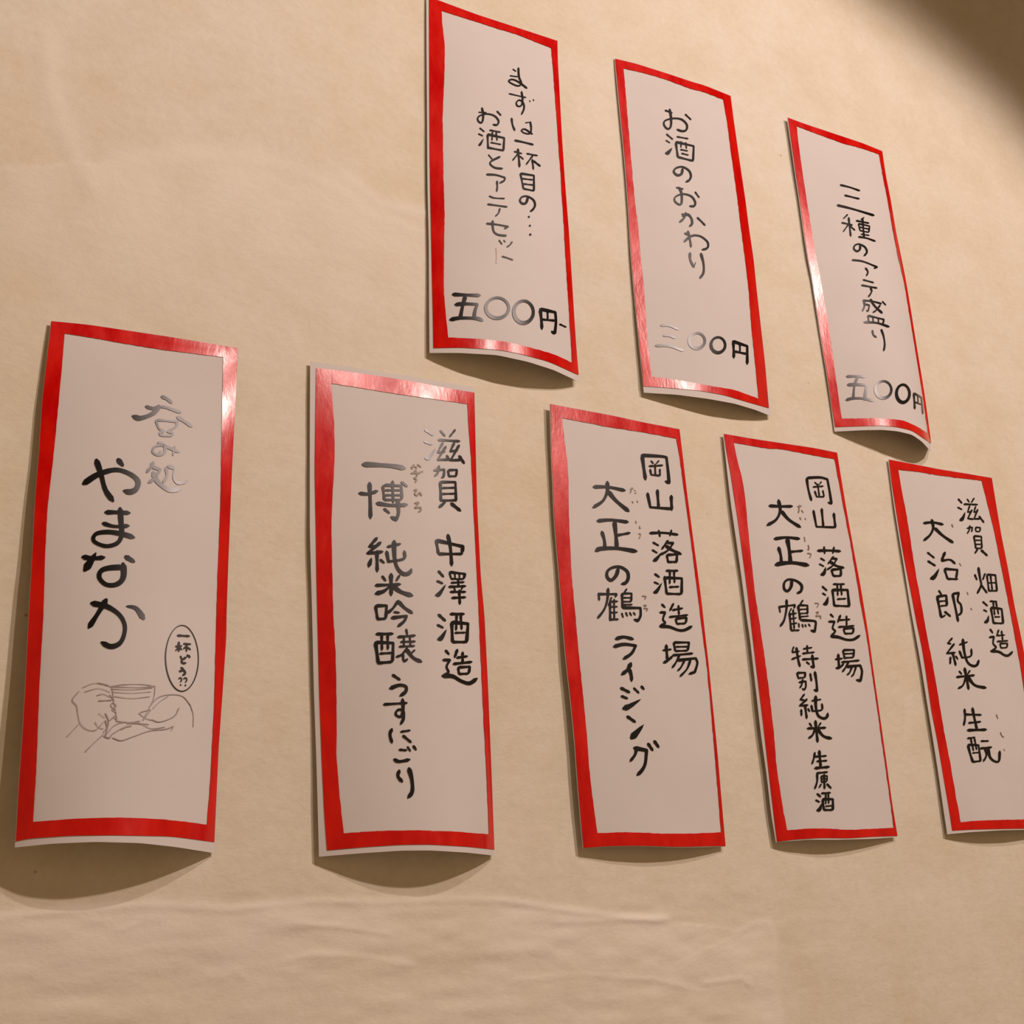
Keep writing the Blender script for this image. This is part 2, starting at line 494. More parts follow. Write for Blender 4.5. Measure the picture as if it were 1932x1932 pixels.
s.write('brush_lettering', '''A 14 920,568 950,582 980,605; 12 830,625 870,636 930,628 1030,660; 20 905,622 870,665 800,692 755,680; 14 1010,685 1095,740;
 9 895,702 1010,712; 9 888,705 905,750 935,766; 10 1010,712 1000,740 950,770; 9 935,766 912,775 920,790 975,792 980,776 950,768;
 11 900,830 938,850 935,890 900,902 870,885 880,856 920,846 960,860 1020,885; 9 995,852 985,905; 9 915,880 900,895;
 14 872,942 860,970 835,1000; 13 862,966 912,985! 885,1030 845,1060; 19 872,1000 895,1050 940,1090 975,1102 1030,1095;
 12 945,972 950,1020 928,1060; 13 955,965 1000,978! 990,1030 1015,1062 1065,1050''')
s.write('brush_lettering', '''A 24 475,1065 560,1012 660,986 740,1010 785,1050 775,1095 740,1112 705,1105; 28 672,928 700,962; 24 548,930 575,1010 600,1100 645,1165;
 19 600,1228 665,1228 740,1232; 17 585,1290 650,1308 735,1305; 21 683,1205 690,1290 692,1360 665,1405 600,1420 535,1392 545,1352 610,1340 690,1350 765,1372;
 21 470,1482 530,1490 595,1485; 30d 545,1460 515,1510 482,1558; 24 715,1480 765,1510; 24 700,1520 705,1580 690,1620 650,1642 600,1637 566,1600 575,1562 620,1545 700,1540;
 22 520,1745 610,1765 680,1812 710,1870 705,1930 680,1975 630,1992 577,1968; 24 605,1725 560,1800 505,1885; 20d 720,1762 775,1775 820,1835''',
    label='four large black brush characters', gain=1.42)
s.write('speech_bubble', 'B 5.5o 1036,248,92,188', M_PEN, 'thin black oval outline', 0.02, 1.15)
s.write('small_lettering', '''B 9 1010,118 1080,122; 8 1000,180 1036,178; 9 1018,155 1018,210; 7 1018,182 1000,205; 7 1022,185 1036,200; 8 1045,165 1087,168;
 8 1070,168 1045,195; 8 1063,180 1062,210; 8 1070,186 1085,200; 8 1028,235 1035,255; 9 1060,242 1035,260 1040,275 1060,275; 7 1067,230 1069,237; 8 1076,234 1080,242;
 8 1030,300 1046,308; 10 1022,322 1045,316 1054,332 1040,346; 6 1017,364 1030,359 1034,372 1027,384; 6 1028,399; 6 1045,364 1060,360 1063,373 1055,386; 6 1055,401''', M_PEN)
s.write('pencil_sketch', '''B 4 632,408 700,398 800,396 884,406; 4 632,408 700,412 800,414 884,406; 3.5 630,422 750,427 872,416; 3 640,440 750,446 862,438; 3.5 650,465 750,476 855,466;
 4 637,405 650,500 667,604; 4 884,405 877,470 850,530 813,602; 4 660,606 740,612 800,605; 4.5 450,435 412,485 436,520 445,575 460,625 500,655 545,656 590,610;
 3 470,415 540,390 620,405; 4 555,388 600,396 632,412; 3 480,440 560,420 630,442; 3.5 550,460 590,452 628,470; 5 560,490 640,486; 5 640,498 662,520 638,540 662,560 635,592;
 5 625,455 648,490 630,515 655,540; 6 600,560 618,610 600,690; 4 380,695 412,662 447,625; 5 485,780 530,735 590,680; 5 850,525 900,472 970,455 1040,465 1087,520; 4 870,535 910,495 960,463;
 6 1020,530 990,580 910,610 862,596; 4 1085,520 1100,570 1100,640; 4 600,690 650,632 720,612 850,625; 5 640,700 690,716 750,697 850,662 940,652 990,635; 6 590,690 622,702 640,680 700,644 750,632;
 6 800,555 856,540; 5 815,600 835,575 860,540; 4 790,560 830,590 865,600; 5 625,600 650,585 665,600; 4 690,655 720,640; 4 975,660 985,640; 6 600,600 608,640 590,670; 4 720,618 800,622 860,648 940,640;
 4 540,610 560,640 590,650; 3 560,560 600,590''', M_PENCIL, 'pencil sketch of two hands around a cup', 0.1, 1.15)

# ---- lower row, second
s = Strip('menu_strip', 'white paper strip with a glossy pale red corner, right beside the pencil sketch strip',
    [(585, 681), (896, 731), (932, 1614), (602, 1616)], (0.0020, 0.0, 0.0185, 0.35, 0.0, 0.002), 1.0,
    ['C 130,195 125,500 120,900 128,1300 132,1600 D 138,0 150,500 168,1000 185,1350 203,1590',
     'C 130,195 300,215 550,250 800,290 1000,330 1197,362',
     'C 1197,362 1205,700 1215,1100 1240,1600 D 1265,0 1290,500 1310,1000 1325,1400 1332,1585',
     'D 203,1590 450,1568 700,1552 900,1550 1150,1565 1332,1585'],
    ['C 230,300 242,450 252,600 255,800 240,1050 232,1250 238,1600 D 245,0 262,300 268,700 265,950 285,1200 315,1475',
     'C 230,300 400,325 600,360 850,395 1150,438',
     'C 1150,438 1160,600 1175,800 1190,1100 1210,1500 D 1228,0 1250,500 1270,900 1285,1200 1295,1482',
     'D 315,1475 550,1458 800,1455 1050,1462 1295,1482'],
    ['C 90,148 88,700 88,1300 D 104,0 115,500 133,1000 150,1633',
     'C 90,148 600,225 1200,325',
     'C 1200,325 1210,700 1220,1100 1245,1600 D 1270,0 1295,500 1315,1000 1334,1590 1330,1625',
     'D 150,1633 400,1612 700,1592 900,1590 1150,1605 1330,1625'])
s.write('brush_lettering', '''C 12 865,612 920,650; 11 860,692 912,712; 15t 868,803 895,798 935,740; 11 968,617 1000,655; 11 1068,612 1030,660; 12 955,680 1100,690;
 11 985,700 950,765! 1000,760; 12 1005,725 950,815! 1030,812; 11 1010,785 1035,822; 12 1062,700 1035,758! 1085,752; 12 1095,715 1038,818! 1110,815; 14 1095,788 1130,840;
 12 925,885 995,880! 990,925 975,935; 12 958,855 952,900 930,925; 11 1020,885 1027,930; 11 1020,885 1080,882! 1075,925; 10 1027,926 1078,925;
 13 968,962 972,1095; 12 968,965 1070,965! 1074,1095; 10 978,1005 1066,1003; 10 978,1045 1066,1043; 11 975,1090 1072,1088; 14d 1005,1098 960,1135; 16 1040,1108 1105,1160;
 16 1018,1320 1035,1400 1045,1530; 14 940,1355 955,1450; 16 940,1358 1120,1400! 1115,1445; 13 955,1450 1118,1450;
 13 955,1565 990,1605; 12 945,1632 985,1650; 16t 940,1728 962,1718 1005,1655; 10 1030,1575 1040,1615; 12 1030,1572 1135,1585! 1125,1620; 9 1040,1618 1125,1620; 8 1065,1578 1068,1615; 8 1095,1580 1098,1615;
 10 1040,1645 1130,1640; 11 1088,1620 1090,1670; 12 1025,1672 1140,1667; 9 1060,1680 1070,1697; 9 1117,1676 1106,1697; 11 1035,1706 1140,1706; 12 1045,1747 1140,1742; 13 1095,1695 1100,1790;
 D 14 955,-2 1003,42; 13 948,68 988,88; 18t 955,165 975,155 1010,98; 14 1035,-5 1130,-5; 15 1045,48 1050,188; 16 1045,50 1155,60! 1145,188; 11 1078,0 1074,105; 11 1105,0 1112,100; 10 1065,122 1138,120; 13 1050,184 1145,184;
 14 1003,240 1027,268; 13 985,305 1032,305! 1010,350 1022,388 985,410; 19 982,412 1050,415 1110,448 1165,462 1215,430; 15 1082,235 1065,288; 12 1078,290 1152,280; 13 1118,252 1118,332; 13 1055,332 1182,318;
 12 1088,355 1094,402; 13 1088,355 1167,350! 1160,397; 12 1094,400 1160,397''')
s.write('brush_lettering', '''C 22 445,846 520,848 640,856 730,872; 16 420,1040 480,1045 545,1025; 18 490,970 495,1100 497,1210;
 13 580,990 590,1088; 13 590,985 705,990! 710,1080; 13 645,958 650,1105; 10 595,1020 702,1020; 10 595,1053 702,1053; 11 590,1085 706,1085; 14 705,965 745,995;
 17 538,1108 640,1122 745,1118; 18 680,1090 686,1170 670,1218! 635,1200; 14 588,1145 625,1175;
 15 540,1342 488,1400! 532,1398; 15 565,1372 475,1447! 580,1435; 17 540,1430 542,1570; 18d 502,1478 485,1535; 14 562,1488 590,1512;
 13 610,1402 700,1382; 14 605,1432 618,1502! 720,1482 724,1428; 19 655,1362 660,1480 680,1548 720,1585 758,1578 772,1552;
 14 575,1600 600,1632; 14 692,1595 670,1632; 14 530,1662 700,1655; 18 635,1585 636,1730; 17d 628,1668 585,1702 530,1718; 21 642,1662 700,1705 780,1732;
 14 530,1800 545,1895; 14 530,1800 605,1798! 600,1885; 13 545,1890 602,1886; 15 685,1765 645,1820 608,1850; 16 685,1770 725,1812 780,1850; 12 655,1842 692,1847; 15 638,1882 742,1868! 722,1905 680,1940;
 D 14 535,130 650,128; 17 530,185 550,332; 14 530,185 650,190! 645,318; 12 572,135 574,240; 12 612,135 614,235; 11 558,262 640,257; 14 550,326 645,317;
 12 737,98 745,135; 12 680,150 800,140; 9 722,152 722,215; 9 762,148 766,212; 10 700,183 800,180; 10 690,215 795,210; 12 745,225 705,270 668,285; 12 714,262 722,312 748,298; 17 738,232 785,290 842,318; 11 795,238 768,262;
 14 645,405 697,440; 17 628,497 690,475 735,485 732,520 695,548; 12 585,605 745,595; 14 712,568 716,640 700,688 666,672 682,642 716,648 718,700 700,740; 16 640,770 628,810 642,865; 11 700,790 765,780; 13 715,815 772,862;
 12 690,910 742,915; 10 745,890 767,922; 15 785,885 805,912; 16 655,975 690,990 762,977; 17 690,1050 682,1090 712,1128; 19 755,1035 775,1110 778,1190 750,1235''')
s.write('small_lettering', '''C 7 770,865 805,862 802,882 790,895; 7 790,845 776,880; 7 815,845 837,865; 7 770,905 832,905; 7 805,890 810,925 790,938 808,950 798,968; 5 830,893 835,903; 5 845,890 849,900''', M_FURI, 'faint small reading kana')
s.write('small_lettering', '''C 7 790,1020 808,1018 795,1045 812,1056 826,1035 842,1058; 8 795,1107 822,1105 797,1140 830,1135 836,1155 820,1166''', M_FURI, 'faint small reading kana')

# ---- upper row, first
s = Strip('menu_strip', 'topmost white paper strip with two thin text columns and a short dash after its price',
    [(804, -8), (1052, 76), (1090.5, 719.5), (810, 666)], (0.0009, 0.0011, 0.0141, 0.09, 0.0, 0.003), 1.0,
    ['E 148,-27 150,500 152,1000 155,1500 F 160,0 170,500 178,900 185,1200 190,1510',
     'E 148,-27 235,5 600,140 1000,270 1380,395',
     'E 1380,395 1382,560 1400,900 1425,1350 1445,1650 F 1458,0 1490,400 1515,800 1540,1200 1560,1500 1583,1770',
     'F 190,1510 450,1505 800,1525 1000,1560 1300,1640 1583,1770'],
    ['E 268,105 285,350 300,400 298,650 288,900 278,1100 283,1500 F 290,0 297,200 290,700 290,950 310,1200 332,1410',
     'E 268,105 600,210 800,275 1000,335 1320,465',
     'E 1320,465 1335,620 1350,850 1370,1100 1390,1400 1410,1650 F 1418,0 1440,300 1455,600 1475,900 1500,1300 1520,1650',
     'F 332,1410 600,1420 850,1445 1100,1500 1350,1570 1520,1650'],
    ['E 124,-42 126,500 130,1000 133,1500 F 136,0 148,500 150,1000 155,1555',
     'E 124,-42 235,-4 600,131 1000,261 1386,388',
     'E 1386,388 1388,560 1405,900 1430,1350 1450,1650 F 1463,0 1495,400 1520,800 1545,1200 1565,1500 1580,1828',
     'F 155,1555 450,1555 800,1575 1100,1640 1350,1720 1580,1828'])
s.write('brush_lettering', '''E 8 952,665 985,688; 8 925,728 1000,738; 12 1005,652 1012,740 1035,800 1005,826 945,805 912,778 950,764 1010,790 1090,850;
 8 915,900 980,915 1080,938; 12 1035,880 1046,950 1035,1012 1000,1020 985,990 1012,962 1050,985 1060,1040 1035,1102; 7 1112,965 1120,980; 8 1147,955 1155,970;
 13 940,1135 950,1200 972,1255; 7 1072,1180 1130,1172; 11 1120,1172 1128,1230 1118,1282 1062,1278 1034,1252 1070,1242 1142,1290; 13 970,1348 1050,1365 1150,1390;
 10 965,1455 1040,1475; 15 1000,1430 1010,1520 1017,1605; 12 1008,1470 950,1540; 10 1020,1500 1055,1530; 10 1085,1475 1190,1495; 12 1145,1492 1080,1580; 12 1138,1530 1150,1628; 13 1150,1545 1217,1597;
 12 1025,1665 1055,1815; 13 1025,1665 1155,1685! 1155,1835; 10 1042,1715 1145,1727; 10 1050,1765 1150,1777; 11 1055,1812 1155,1832;
 F 14 1098,60 1080,115 1045,125 1020,95 1042,60 1092,55 1150,90 1165,140 1145,180 1118,200; 12 1105,250 1108,254; 12 1115,335 1118,338; 13 1118,420 1122,424''')
s.write('brush_lettering', '''E 8 625,1078 700,1082; 12 655,1035 668,1090 665,1150 650,1180 620,1162 622,1122 690,1095 770,1110 815,1160 800,1200 760,1195; 11 800,1068 840,1110;
 10 635,1230 680,1266; 10 622,1285 665,1306; 14t 628,1395 642,1382 672,1330; 10 730,1250 835,1270; 13 710,1290 715,1430; 14 710,1290 870,1325! 862,1450; 10 757,1265 752,1350; 10 792,1270 802,1350; 9 740,1368 840,1388; 12 715,1418 862,1446;
 8 718,1485 755,1530; 13 830,1505 750,1545 735,1575 780,1610 855,1620; 12 700,1675 790,1680 877,1705! 868,1735 825,1757; 12 800,1738 803,1790 798,1840;
 F 9 725,52 775,70 875,76; 11 710,130 900,156; 11 828,170 815,215 785,245; 12 700,315 800,325 908,345! 870,365; 14 758,288 760,350 775,400 820,425 892,432;
 10 820,475 850,515; 9 865,475 880,495; 12 945,490 925,520 895,540; 10 850,630 900,645 955,665''')
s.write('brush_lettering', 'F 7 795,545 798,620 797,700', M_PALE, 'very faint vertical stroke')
s.write('price_lettering', '''F 22 375,995 500,1000 640,1005; 25 497,1010 470,1110 447,1225; 22 400,1093 480,1085 612,1090! 590,1150 578,1232; 23 350,1238 440,1222 600,1225 665,1247;
 20o 803,1125,108,98,0; 22o 1055,1163,92,106,0; 20 1215,1140 1225,1230 1232,1330; 19 1212,1135 1360,1167! 1366,1260 1355,1368! 1322,1350; 13 1285,1152 1287,1235; 15 1225,1235 1362,1247; 11 1400,1280 1465,1310''')

# ---- upper row, second
s = Strip('menu_strip', 'white paper strip in the middle of the upper row, single short text column',
    [(1159, 109), (1379, 180), (1454.7, 785), (1214.7, 740.8)], (0.0006, 0.0009, 0.0083, 0.34, 0.0, 0.003), 0.9,
    ['G 103,108 130,400 160,700 190,1000 215,1300 235,1600 H 240,0 260,300 285,600 310,850 340,1150 365,1400 372,1520',
     'G 103,108 300,155 600,250 870,340 950,360 1210,465',
     'G 1210,465 1240,700 1290,1050 1350,1450 H 1385,0 1430,300 1460,600 1500,950 1540,1300 1577,1730',
     'H 372,1520 600,1535 900,1560 1150,1605 1350,1665 1577,1730'],
    ['G 183,200 200,400 225,700 250,1000 275,1300 300,1550 H 325,0 345,250 380,600 400,900 420,1150 450,1430',
     'G 183,200 400,250 600,310 840,400 950,425 1140,500',
     'G 1140,500 1175,700 1220,1050 1270,1400 H 1310,0 1350,300 1385,600 1410,950 1450,1350 1480,1640',
     'H 450,1430 700,1460 1000,1515 1250,1555 1480,1640'],
    ['G 98,97 125,400 155,700 185,1000 210,1300 231,1600 H 236,0 256,300 281,600 306,850 336,1150 362,1400 380,1580',
     'G 98,97 300,146 600,241 870,331 950,351 1216,457',
     'G 1216,457 1248,700 1298,1050 1358,1450 H 1393,0 1438,300 1468,600 1508,950 1548,1300 1600,1805',
     'H 380,1580 700,1600 1000,1640 1250,1685 1450,1745 1600,1805'])
s.write('brush_lettering', '''G 12 582,602 652,628; 14 625,590 640,680 635,760 605,780 572,742 582,702 660,680 740,690 790,740 785,790 745,802 695,785; 11 775,640 832,693;
 11 595,830 657,882; 9 590,890 630,915; 22t 592,1012 612,1008 650,962; 10 695,855 805,875; 15 685,910 705,1055; 14 685,905 857,945! 850,1092; 10 735,900 735,960; 10 780,910 787,970; 10 730,978 800,992; 10 740,1015 807,1032; 13 705,1050 850,1088;
 15 750,1160 740,1210 700,1225 665,1190 690,1155 750,1145 810,1180 830,1230 815,1270 780,1290; 11 690,1342 757,1358; 14 715,1340 740,1400 740,1490 715,1505 675,1472 682,1432 750,1405 830,1425 870,1480 860,1520 815,1520; 11 870,1385 910,1440;
 12 742,1597 790,1606; 17 750,1615 800,1602 835,1640 840,1690 815,1715; 17 780,1585 760,1640 720,1675; 12 890,1630 930,1668 967,1707;
 14 800,1760 820,1840 832,1915; 14 770,1780 820,1800! 765,1862; 14 765,1862 840,1806 920,1810 985,1860 995,1905 975,1930 935,1938;
 H 17 820,240 825,310 860,380; 6 860,378 875,330; 16 925,245 950,340 950,430 915,485''')
s.write('price_lettering', '''H 14 540,935 620,940 710,975; 14 565,1033 620,1037 680,1057; 15 490,1130 620,1135 760,1180; 18o 888,1083,74,74,0; 18o 1090,1124,67,74,0;
 18 1237,1090 1242,1250; 18 1230,1088 1370,1135! 1370,1310; 13 1300,1112 1300,1190; 15 1245,1185 1362,1210''')

# ---- upper row, third
s = Strip('menu_strip', 'white paper strip in the upper row, farthest right, its lower right edge curling away',
    [(1484, 220), (1666, 284), (1756.5, 851.7), (1575, 814.4)], (0.0, 0.0, 0.0172, 0.42, 0.0, 0.003), 1.0,
    ['I 140,120 180,400 215,650 260,950 300,1250 345,1550 385,1750 J 410,200 470,600 530,950 580,1300 618,1535',
     'I 140,120 300,180 600,280 900,380 1095,460',
     'I 1095,460 1130,700 1180,950 1230,1250 1290,1550 J 1325,0 1360,200 1400,450 1440,700 1490,1000 1530,1250 1570,1550 1590,1700',
     'J 618,1535 900,1525 1100,1520 1250,1535 1400,1570 1500,1640 1590,1700'],
    ['I 228,205 250,400 290,700 330,950 370,1200 400,1400 440,1600 J 465,0 490,150 540,450 590,780 640,1150 685,1450',
     'I 228,205 450,290 700,380 900,435 1060,490',
     'I 1060,490 1100,700 1150,950 1200,1250 1260,1550 J 1302,0 1330,150 1380,450 1430,750 1475,1050 1515,1300 1560,1600',
     'J 685,1450 950,1445 1150,1450 1300,1465 1430,1520 1560,1600'],
    ['I 132,108 175,400 210,650 255,950 295,1250 341,1550 380,1750 J 406,200 466,600 526,950 577,1300 615,1580',
     'I 132,108 300,170 600,270 900,370 1102,450',
     'I 1102,450 1138,700 1188,950 1238,1250 1296,1550 J 1331,0 1366,200 1406,450 1445,700 1494,1000 1534,1250 1574,1550 1591,1780',
     'J 615,1580 900,1565 1100,1562 1250,1575 1400,1610 1500,1680 1591,1780'])
s.write('brush_lettering', '''I 12 670,800 770,825 870,860; 12 715,905 865,942; 15 640,1005 800,1045 1015,1110;
 12 745,1100 702,1142; 12 685,1182 795,1207; 13 755,1130 765,1220 777,1322; 11 755,1197 700,1275; 12 770,1217 820,1260;
 10 912,1130 878,1150; 12 832,1162 962,1188; 13 895,1140 912,1340; 10 855,1192 870,1262; 11 855,1192 967,1217! 960,1280; 9 865,1227 960,1247; 9 870,1262 957,1280; 9 880,1298 965,1312; 12 855,1325 940,1340 1027,1371;
 14 870,1410 870,1450 840,1472 808,1446 820,1411 862,1400 920,1430 940,1480 910,1520; 12 790,1560 900,1575 1045,1632! 1010,1645; 13 925,1640 950,1680 935,1722;
 11 900,1760 1010,1790; 12 885,1815 1045,1845; 13 975,1840 988,1880 955,1935;
 J 12 900,252 1000,262 1090,287; 13 910,255 915,310 895,362; 12 915,290 965,300! 952,358 935,352; 16 975,240 1020,310 1097,382; 12 1075,300 1035,350 1000,375; 10 1095,262 1132,300;
 11 950,405 960,472; 12 950,405 1112,445! 1102,492; 10 1000,415 1005,475; 10 1055,430 1058,482; 15 910,472 1040,480 1167,520; 13 995,555 1005,600 1037,627; 13 1085,545 1110,620 1120,700 1110,765''')
s.write('price_lettering', '''J 17 735,1022 830,1020 925,1025; 17 845,1030 815,1110 800,1250; 20 745,1107 830,1103 937,1110! 925,1180 917,1262; 18 730,1260 790,1245 900,1245 1010,1270;
 18o 1107,1155,79,86,0; 20o 1305,1195,65,90,0; 14 1415,1190 1425,1352; 12 1415,1190 1492,1235! 1507,1402; 9 1455,1213 1458,1290; 11 1420,1280 1495,1307''')

# ---- lower row, third
s = Strip('menu_strip', 'white paper strip in the middle of the lower row, bold slanting kana at the bottom',
    [(1037.5, 762), (1282, 810), (1368, 1596.5), (1100, 1600.5)], (0.0030, 0.0005, 0.0062, -0.15, 0.0018, 0.0), 0.9,
    ['K 118,95 125,400 135,650 150,1000 175,1300 200,1600 L 220,0 240,250 275,550 310,900 335,1250 360,1550 380,1765',
     'K 118,95 300,130 600,185 850,240 1140,295',
     'K 1140,295 1165,500 1200,800 1240,1100 1280,1400 1320,1700 L 1335,0 1370,300 1410,700 1440,1000 1470,1350 1505,1748',
     'L 380,1765 550,1750 800,1745 1150,1755 1350,1750 1505,1748'],
    ['K 210,205 230,400 252,550 262,700 262,900 270,1150 290,1500 L 322,0 345,250 375,550 405,850 430,1200 470,1500 490,1645',
     'K 210,205 400,240 600,280 850,318 1115,368',
     'K 1115,368 1140,500 1180,800 1215,1050 1260,1400 1300,1720 L 1315,0 1350,250 1380,550 1410,900 1440,1250 1470,1640',
     'L 490,1645 700,1638 1000,1650 1250,1650 1470,1640'],
    ['K 114,89 121,400 131,650 146,1000 171,1300 196,1600 L 216,0 236,250 271,550 306,900 331,1250 356,1550 377,1770',
     'K 114,89 300,123 600,178 850,233 1145,289',
     'K 1145,289 1171,500 1206,800 1246,1100 1286,1400 1326,1700 L 1341,0 1376,300 1416,700 1445,1000 1475,1350 1509,1752',
     'L 377,1770 550,1755 800,1750 1150,1760 1350,1756 1509,1752'])
s.write('brush_lettering', '''K 19 845,503 858,600 872,695; 17 840,500 1020,512 1040,535! 1052,640 1058,718! 1028,705; 10 915,545 935,567; 10 977,543 957,567; 11 900,587 1010,580; 11 947,570 950,660; 11 908,612 917,655! 985,662; 11 985,610 987,665;
 16 965,775 976,918; 15 887,800 910,912! 1080,925; 17 1075,820 1080,937;
 14 905,1117 1020,1115 1130,1130; 12 975,1095 987,1147; 12 1077,1093 1065,1140; 12 930,1190 977,1217; 11 925,1250 965,1275; 18t 937,1335 958,1322 1002,1268; 13 1050,1175 1000,1245; 13 1045,1195 1092,1195! 1050,1252 990,1290; 17 1030,1215 1080,1250 1155,1285;
 13 1040,1290 1052,1352; 14 1040,1290 1122,1285! 1117,1352; 13 1052,1346 1120,1345;
 14 945,1440 982,1467; 12 940,1505 977,1522; 17t 940,1587 962,1575 1002,1510; 13 1035,1415 1130,1415; 14 1022,1460 1040,1602; 15 1027,1470 1160,1475! 1157,1602; 11 1065,1420 1063,1520; 11 1097,1420 1102,1512; 12 1060,1545 1137,1541; 13 1040,1597 1155,1600;
 14 1000,1680 1027,1707; 13 985,1745 1027,1745! 1010,1800 1027,1830 985,1850; 17 985,1855 1060,1860 1130,1885 1180,1885 1240,1855; 14 1092,1675 1065,1732; 12 1085,1727 1167,1712; 12 1132,1690 1137,1765; 12 1060,1782 1207,1766; 12 1110,1797 1120,1837; 13 1110,1796 1197,1787! 1190,1832; 12 1120,1836 1190,1832;
 L 12 1010,197 1077,190; 16 1035,155 1045,277; 16 1015,295 1045,280 1087,243; 12 1095,135 1107,205; 13 1095,135 1217,135! 1205,202; 10 1110,170 1207,168; 11 1107,203 1205,200; 13 1085,237 1247,222;
 13 1142,230 1115,290 1082,337; 15 1125,277 1270,260! 1282,300 1262,370! 1215,385; 12 1180,280 1150,335 1125,360; 13 1227,275 1200,345 1145,405''')
s.write('brush_lettering', '''K 18 460,750 580,753 710,780; 19 568,710 570,780 535,860 455,915; 21 575,785 640,862 740,945;
 18 490,1020 600,1013 735,1030; 22 625,1025 638,1140 645,1240; 15 645,1135 750,1115; 18 525,1105 545,1170 550,1240; 22 478,1257 520,1240 650,1238 802,1262;
 18 655,1395 640,1450 600,1490 568,1465 570,1420 610,1390 670,1385 725,1420 735,1470 715,1510 680,1520;
 13 500,1592 505,1650; 13 500,1600 642,1600! 632,1625; 14 575,1555 570,1640 545,1720 492,1792; 10 602,1625 577,1690; 13 590,1668 592,1812; 11 590,1660 652,1658; 10 595,1702 650,1700; 10 595,1747 650,1745; 12 590,1802 657,1800; 10 622,1640 624,1800;
 12 722,1560 700,1592; 14 685,1595 690,1712; 12 690,1595 762,1595! 757,1662; 9 695,1629 757,1629; 9 695,1660 757,1660; 10 695,1685 767,1683; 15 690,1708 832,1710! 832,1770 812,1812! 780,1800; 10 683,1750 695,1787; 10 715,1745 729,1777; 10 745,1745 761,1772; 10 775,1745 791,1767;
 L 19 635,107 700,92 775,110; 18 620,168 700,150 795,160! 760,222 695,267; 23 755,300 730,350 682,390; 20 742,345 757,390 762,442; 17 675,495 747,532; 17 680,560 730,580; 24t 698,658 745,640 835,585; 13 778,495 820,537; 18 838,482 860,507;
 17 725,720 792,767; 30t 762,890 800,850 858,785; 18 800,965 790,1020 750,1077; 20 780,970 880,990! 870,1090 845,1145 805,1187; 17 890,935 930,992; 18 940,915 977,967''')
s.write('small_lettering', '''K 6 750,770 777,764; 7 765,755 752,800; 5 782,780 797,780; 5 785,800 800,800; 6 765,865 775,880; 6 805,860 810,876''', M_FURI, 'faint small reading kana')
s.write('small_lettering', '''K 6 795,1020 798,1042; 5 825,1060 825,1082 836,1076; 5 815,1122 832,1126 822,1162''', M_FURI, 'faint small reading kana')
s.write('small_lettering', '''K 7 845,1615 875,1620 865,1642; 6 855,1690 877,1690 860,1715 886,1715 880,1737''', M_FURI, 'faint small reading kana')

# ---- lower row, fourth
s = Strip('menu_strip', 'white paper strip in the lower row, second from right, two long text columns',
    [(1366, 818), (1580, 853), (1691.5, 1579), (1464.5, 1589.5)], (0.0012, 0.0004, 0.0070, -0.45, 0.0, 0.001), 1.0,
    ['M 117,87 140,250 170,400 200,600 240,850 280,1150 320,1450 360,1800 N 400,300 450,700 490,1050 530,1400 560,1650 578,1785',
     'M 117,87 400,135 700,180 900,210 1098,250',
     'M 1098,250 1130,450 1180,750 1240,1080 1300,1400 1350,1700 N 1372,0 1420,350 1470,700 1520,1050 1575,1450 1622,1735',
     'N 578,1785 750,1765 950,1752 1200,1755 1400,1742 1622,1735'],
    ['M 200,162 240,350 270,450 300,620 320,850 350,1150 390,1500 430,1750 N 442,0 500,400 545,800 575,1150 620,1450 663,1685',
     'M 200,162 500,215 600,215 850,265 1075,305',
     'M 1075,305 1105,450 1150,700 1210,1000 1260,1300 1310,1600 N 1355,0 1400,300 1450,650 1500,1000 1550,1350 1590,1665',
     'N 663,1685 850,1672 1000,1670 1200,1683 1400,1675 1590,1665'],
    ['M 111,80 140,350 180,700 225,1000 275,1350 320,1700 N 343,0 395,450 440,850 490,1200 530,1550 571,1790',
     'M 111,80 400,127 700,172 900,202 1103,243',
     'M 1103,243 1137,450 1187,750 1247,1080 1306,1400 1356,1700 N 1378,0 1426,350 1476,700 1526,1050 1580,1450 1622,1745',
     'N 571,1790 850,1767 1100,1768 1400,1760 1622,1745'])
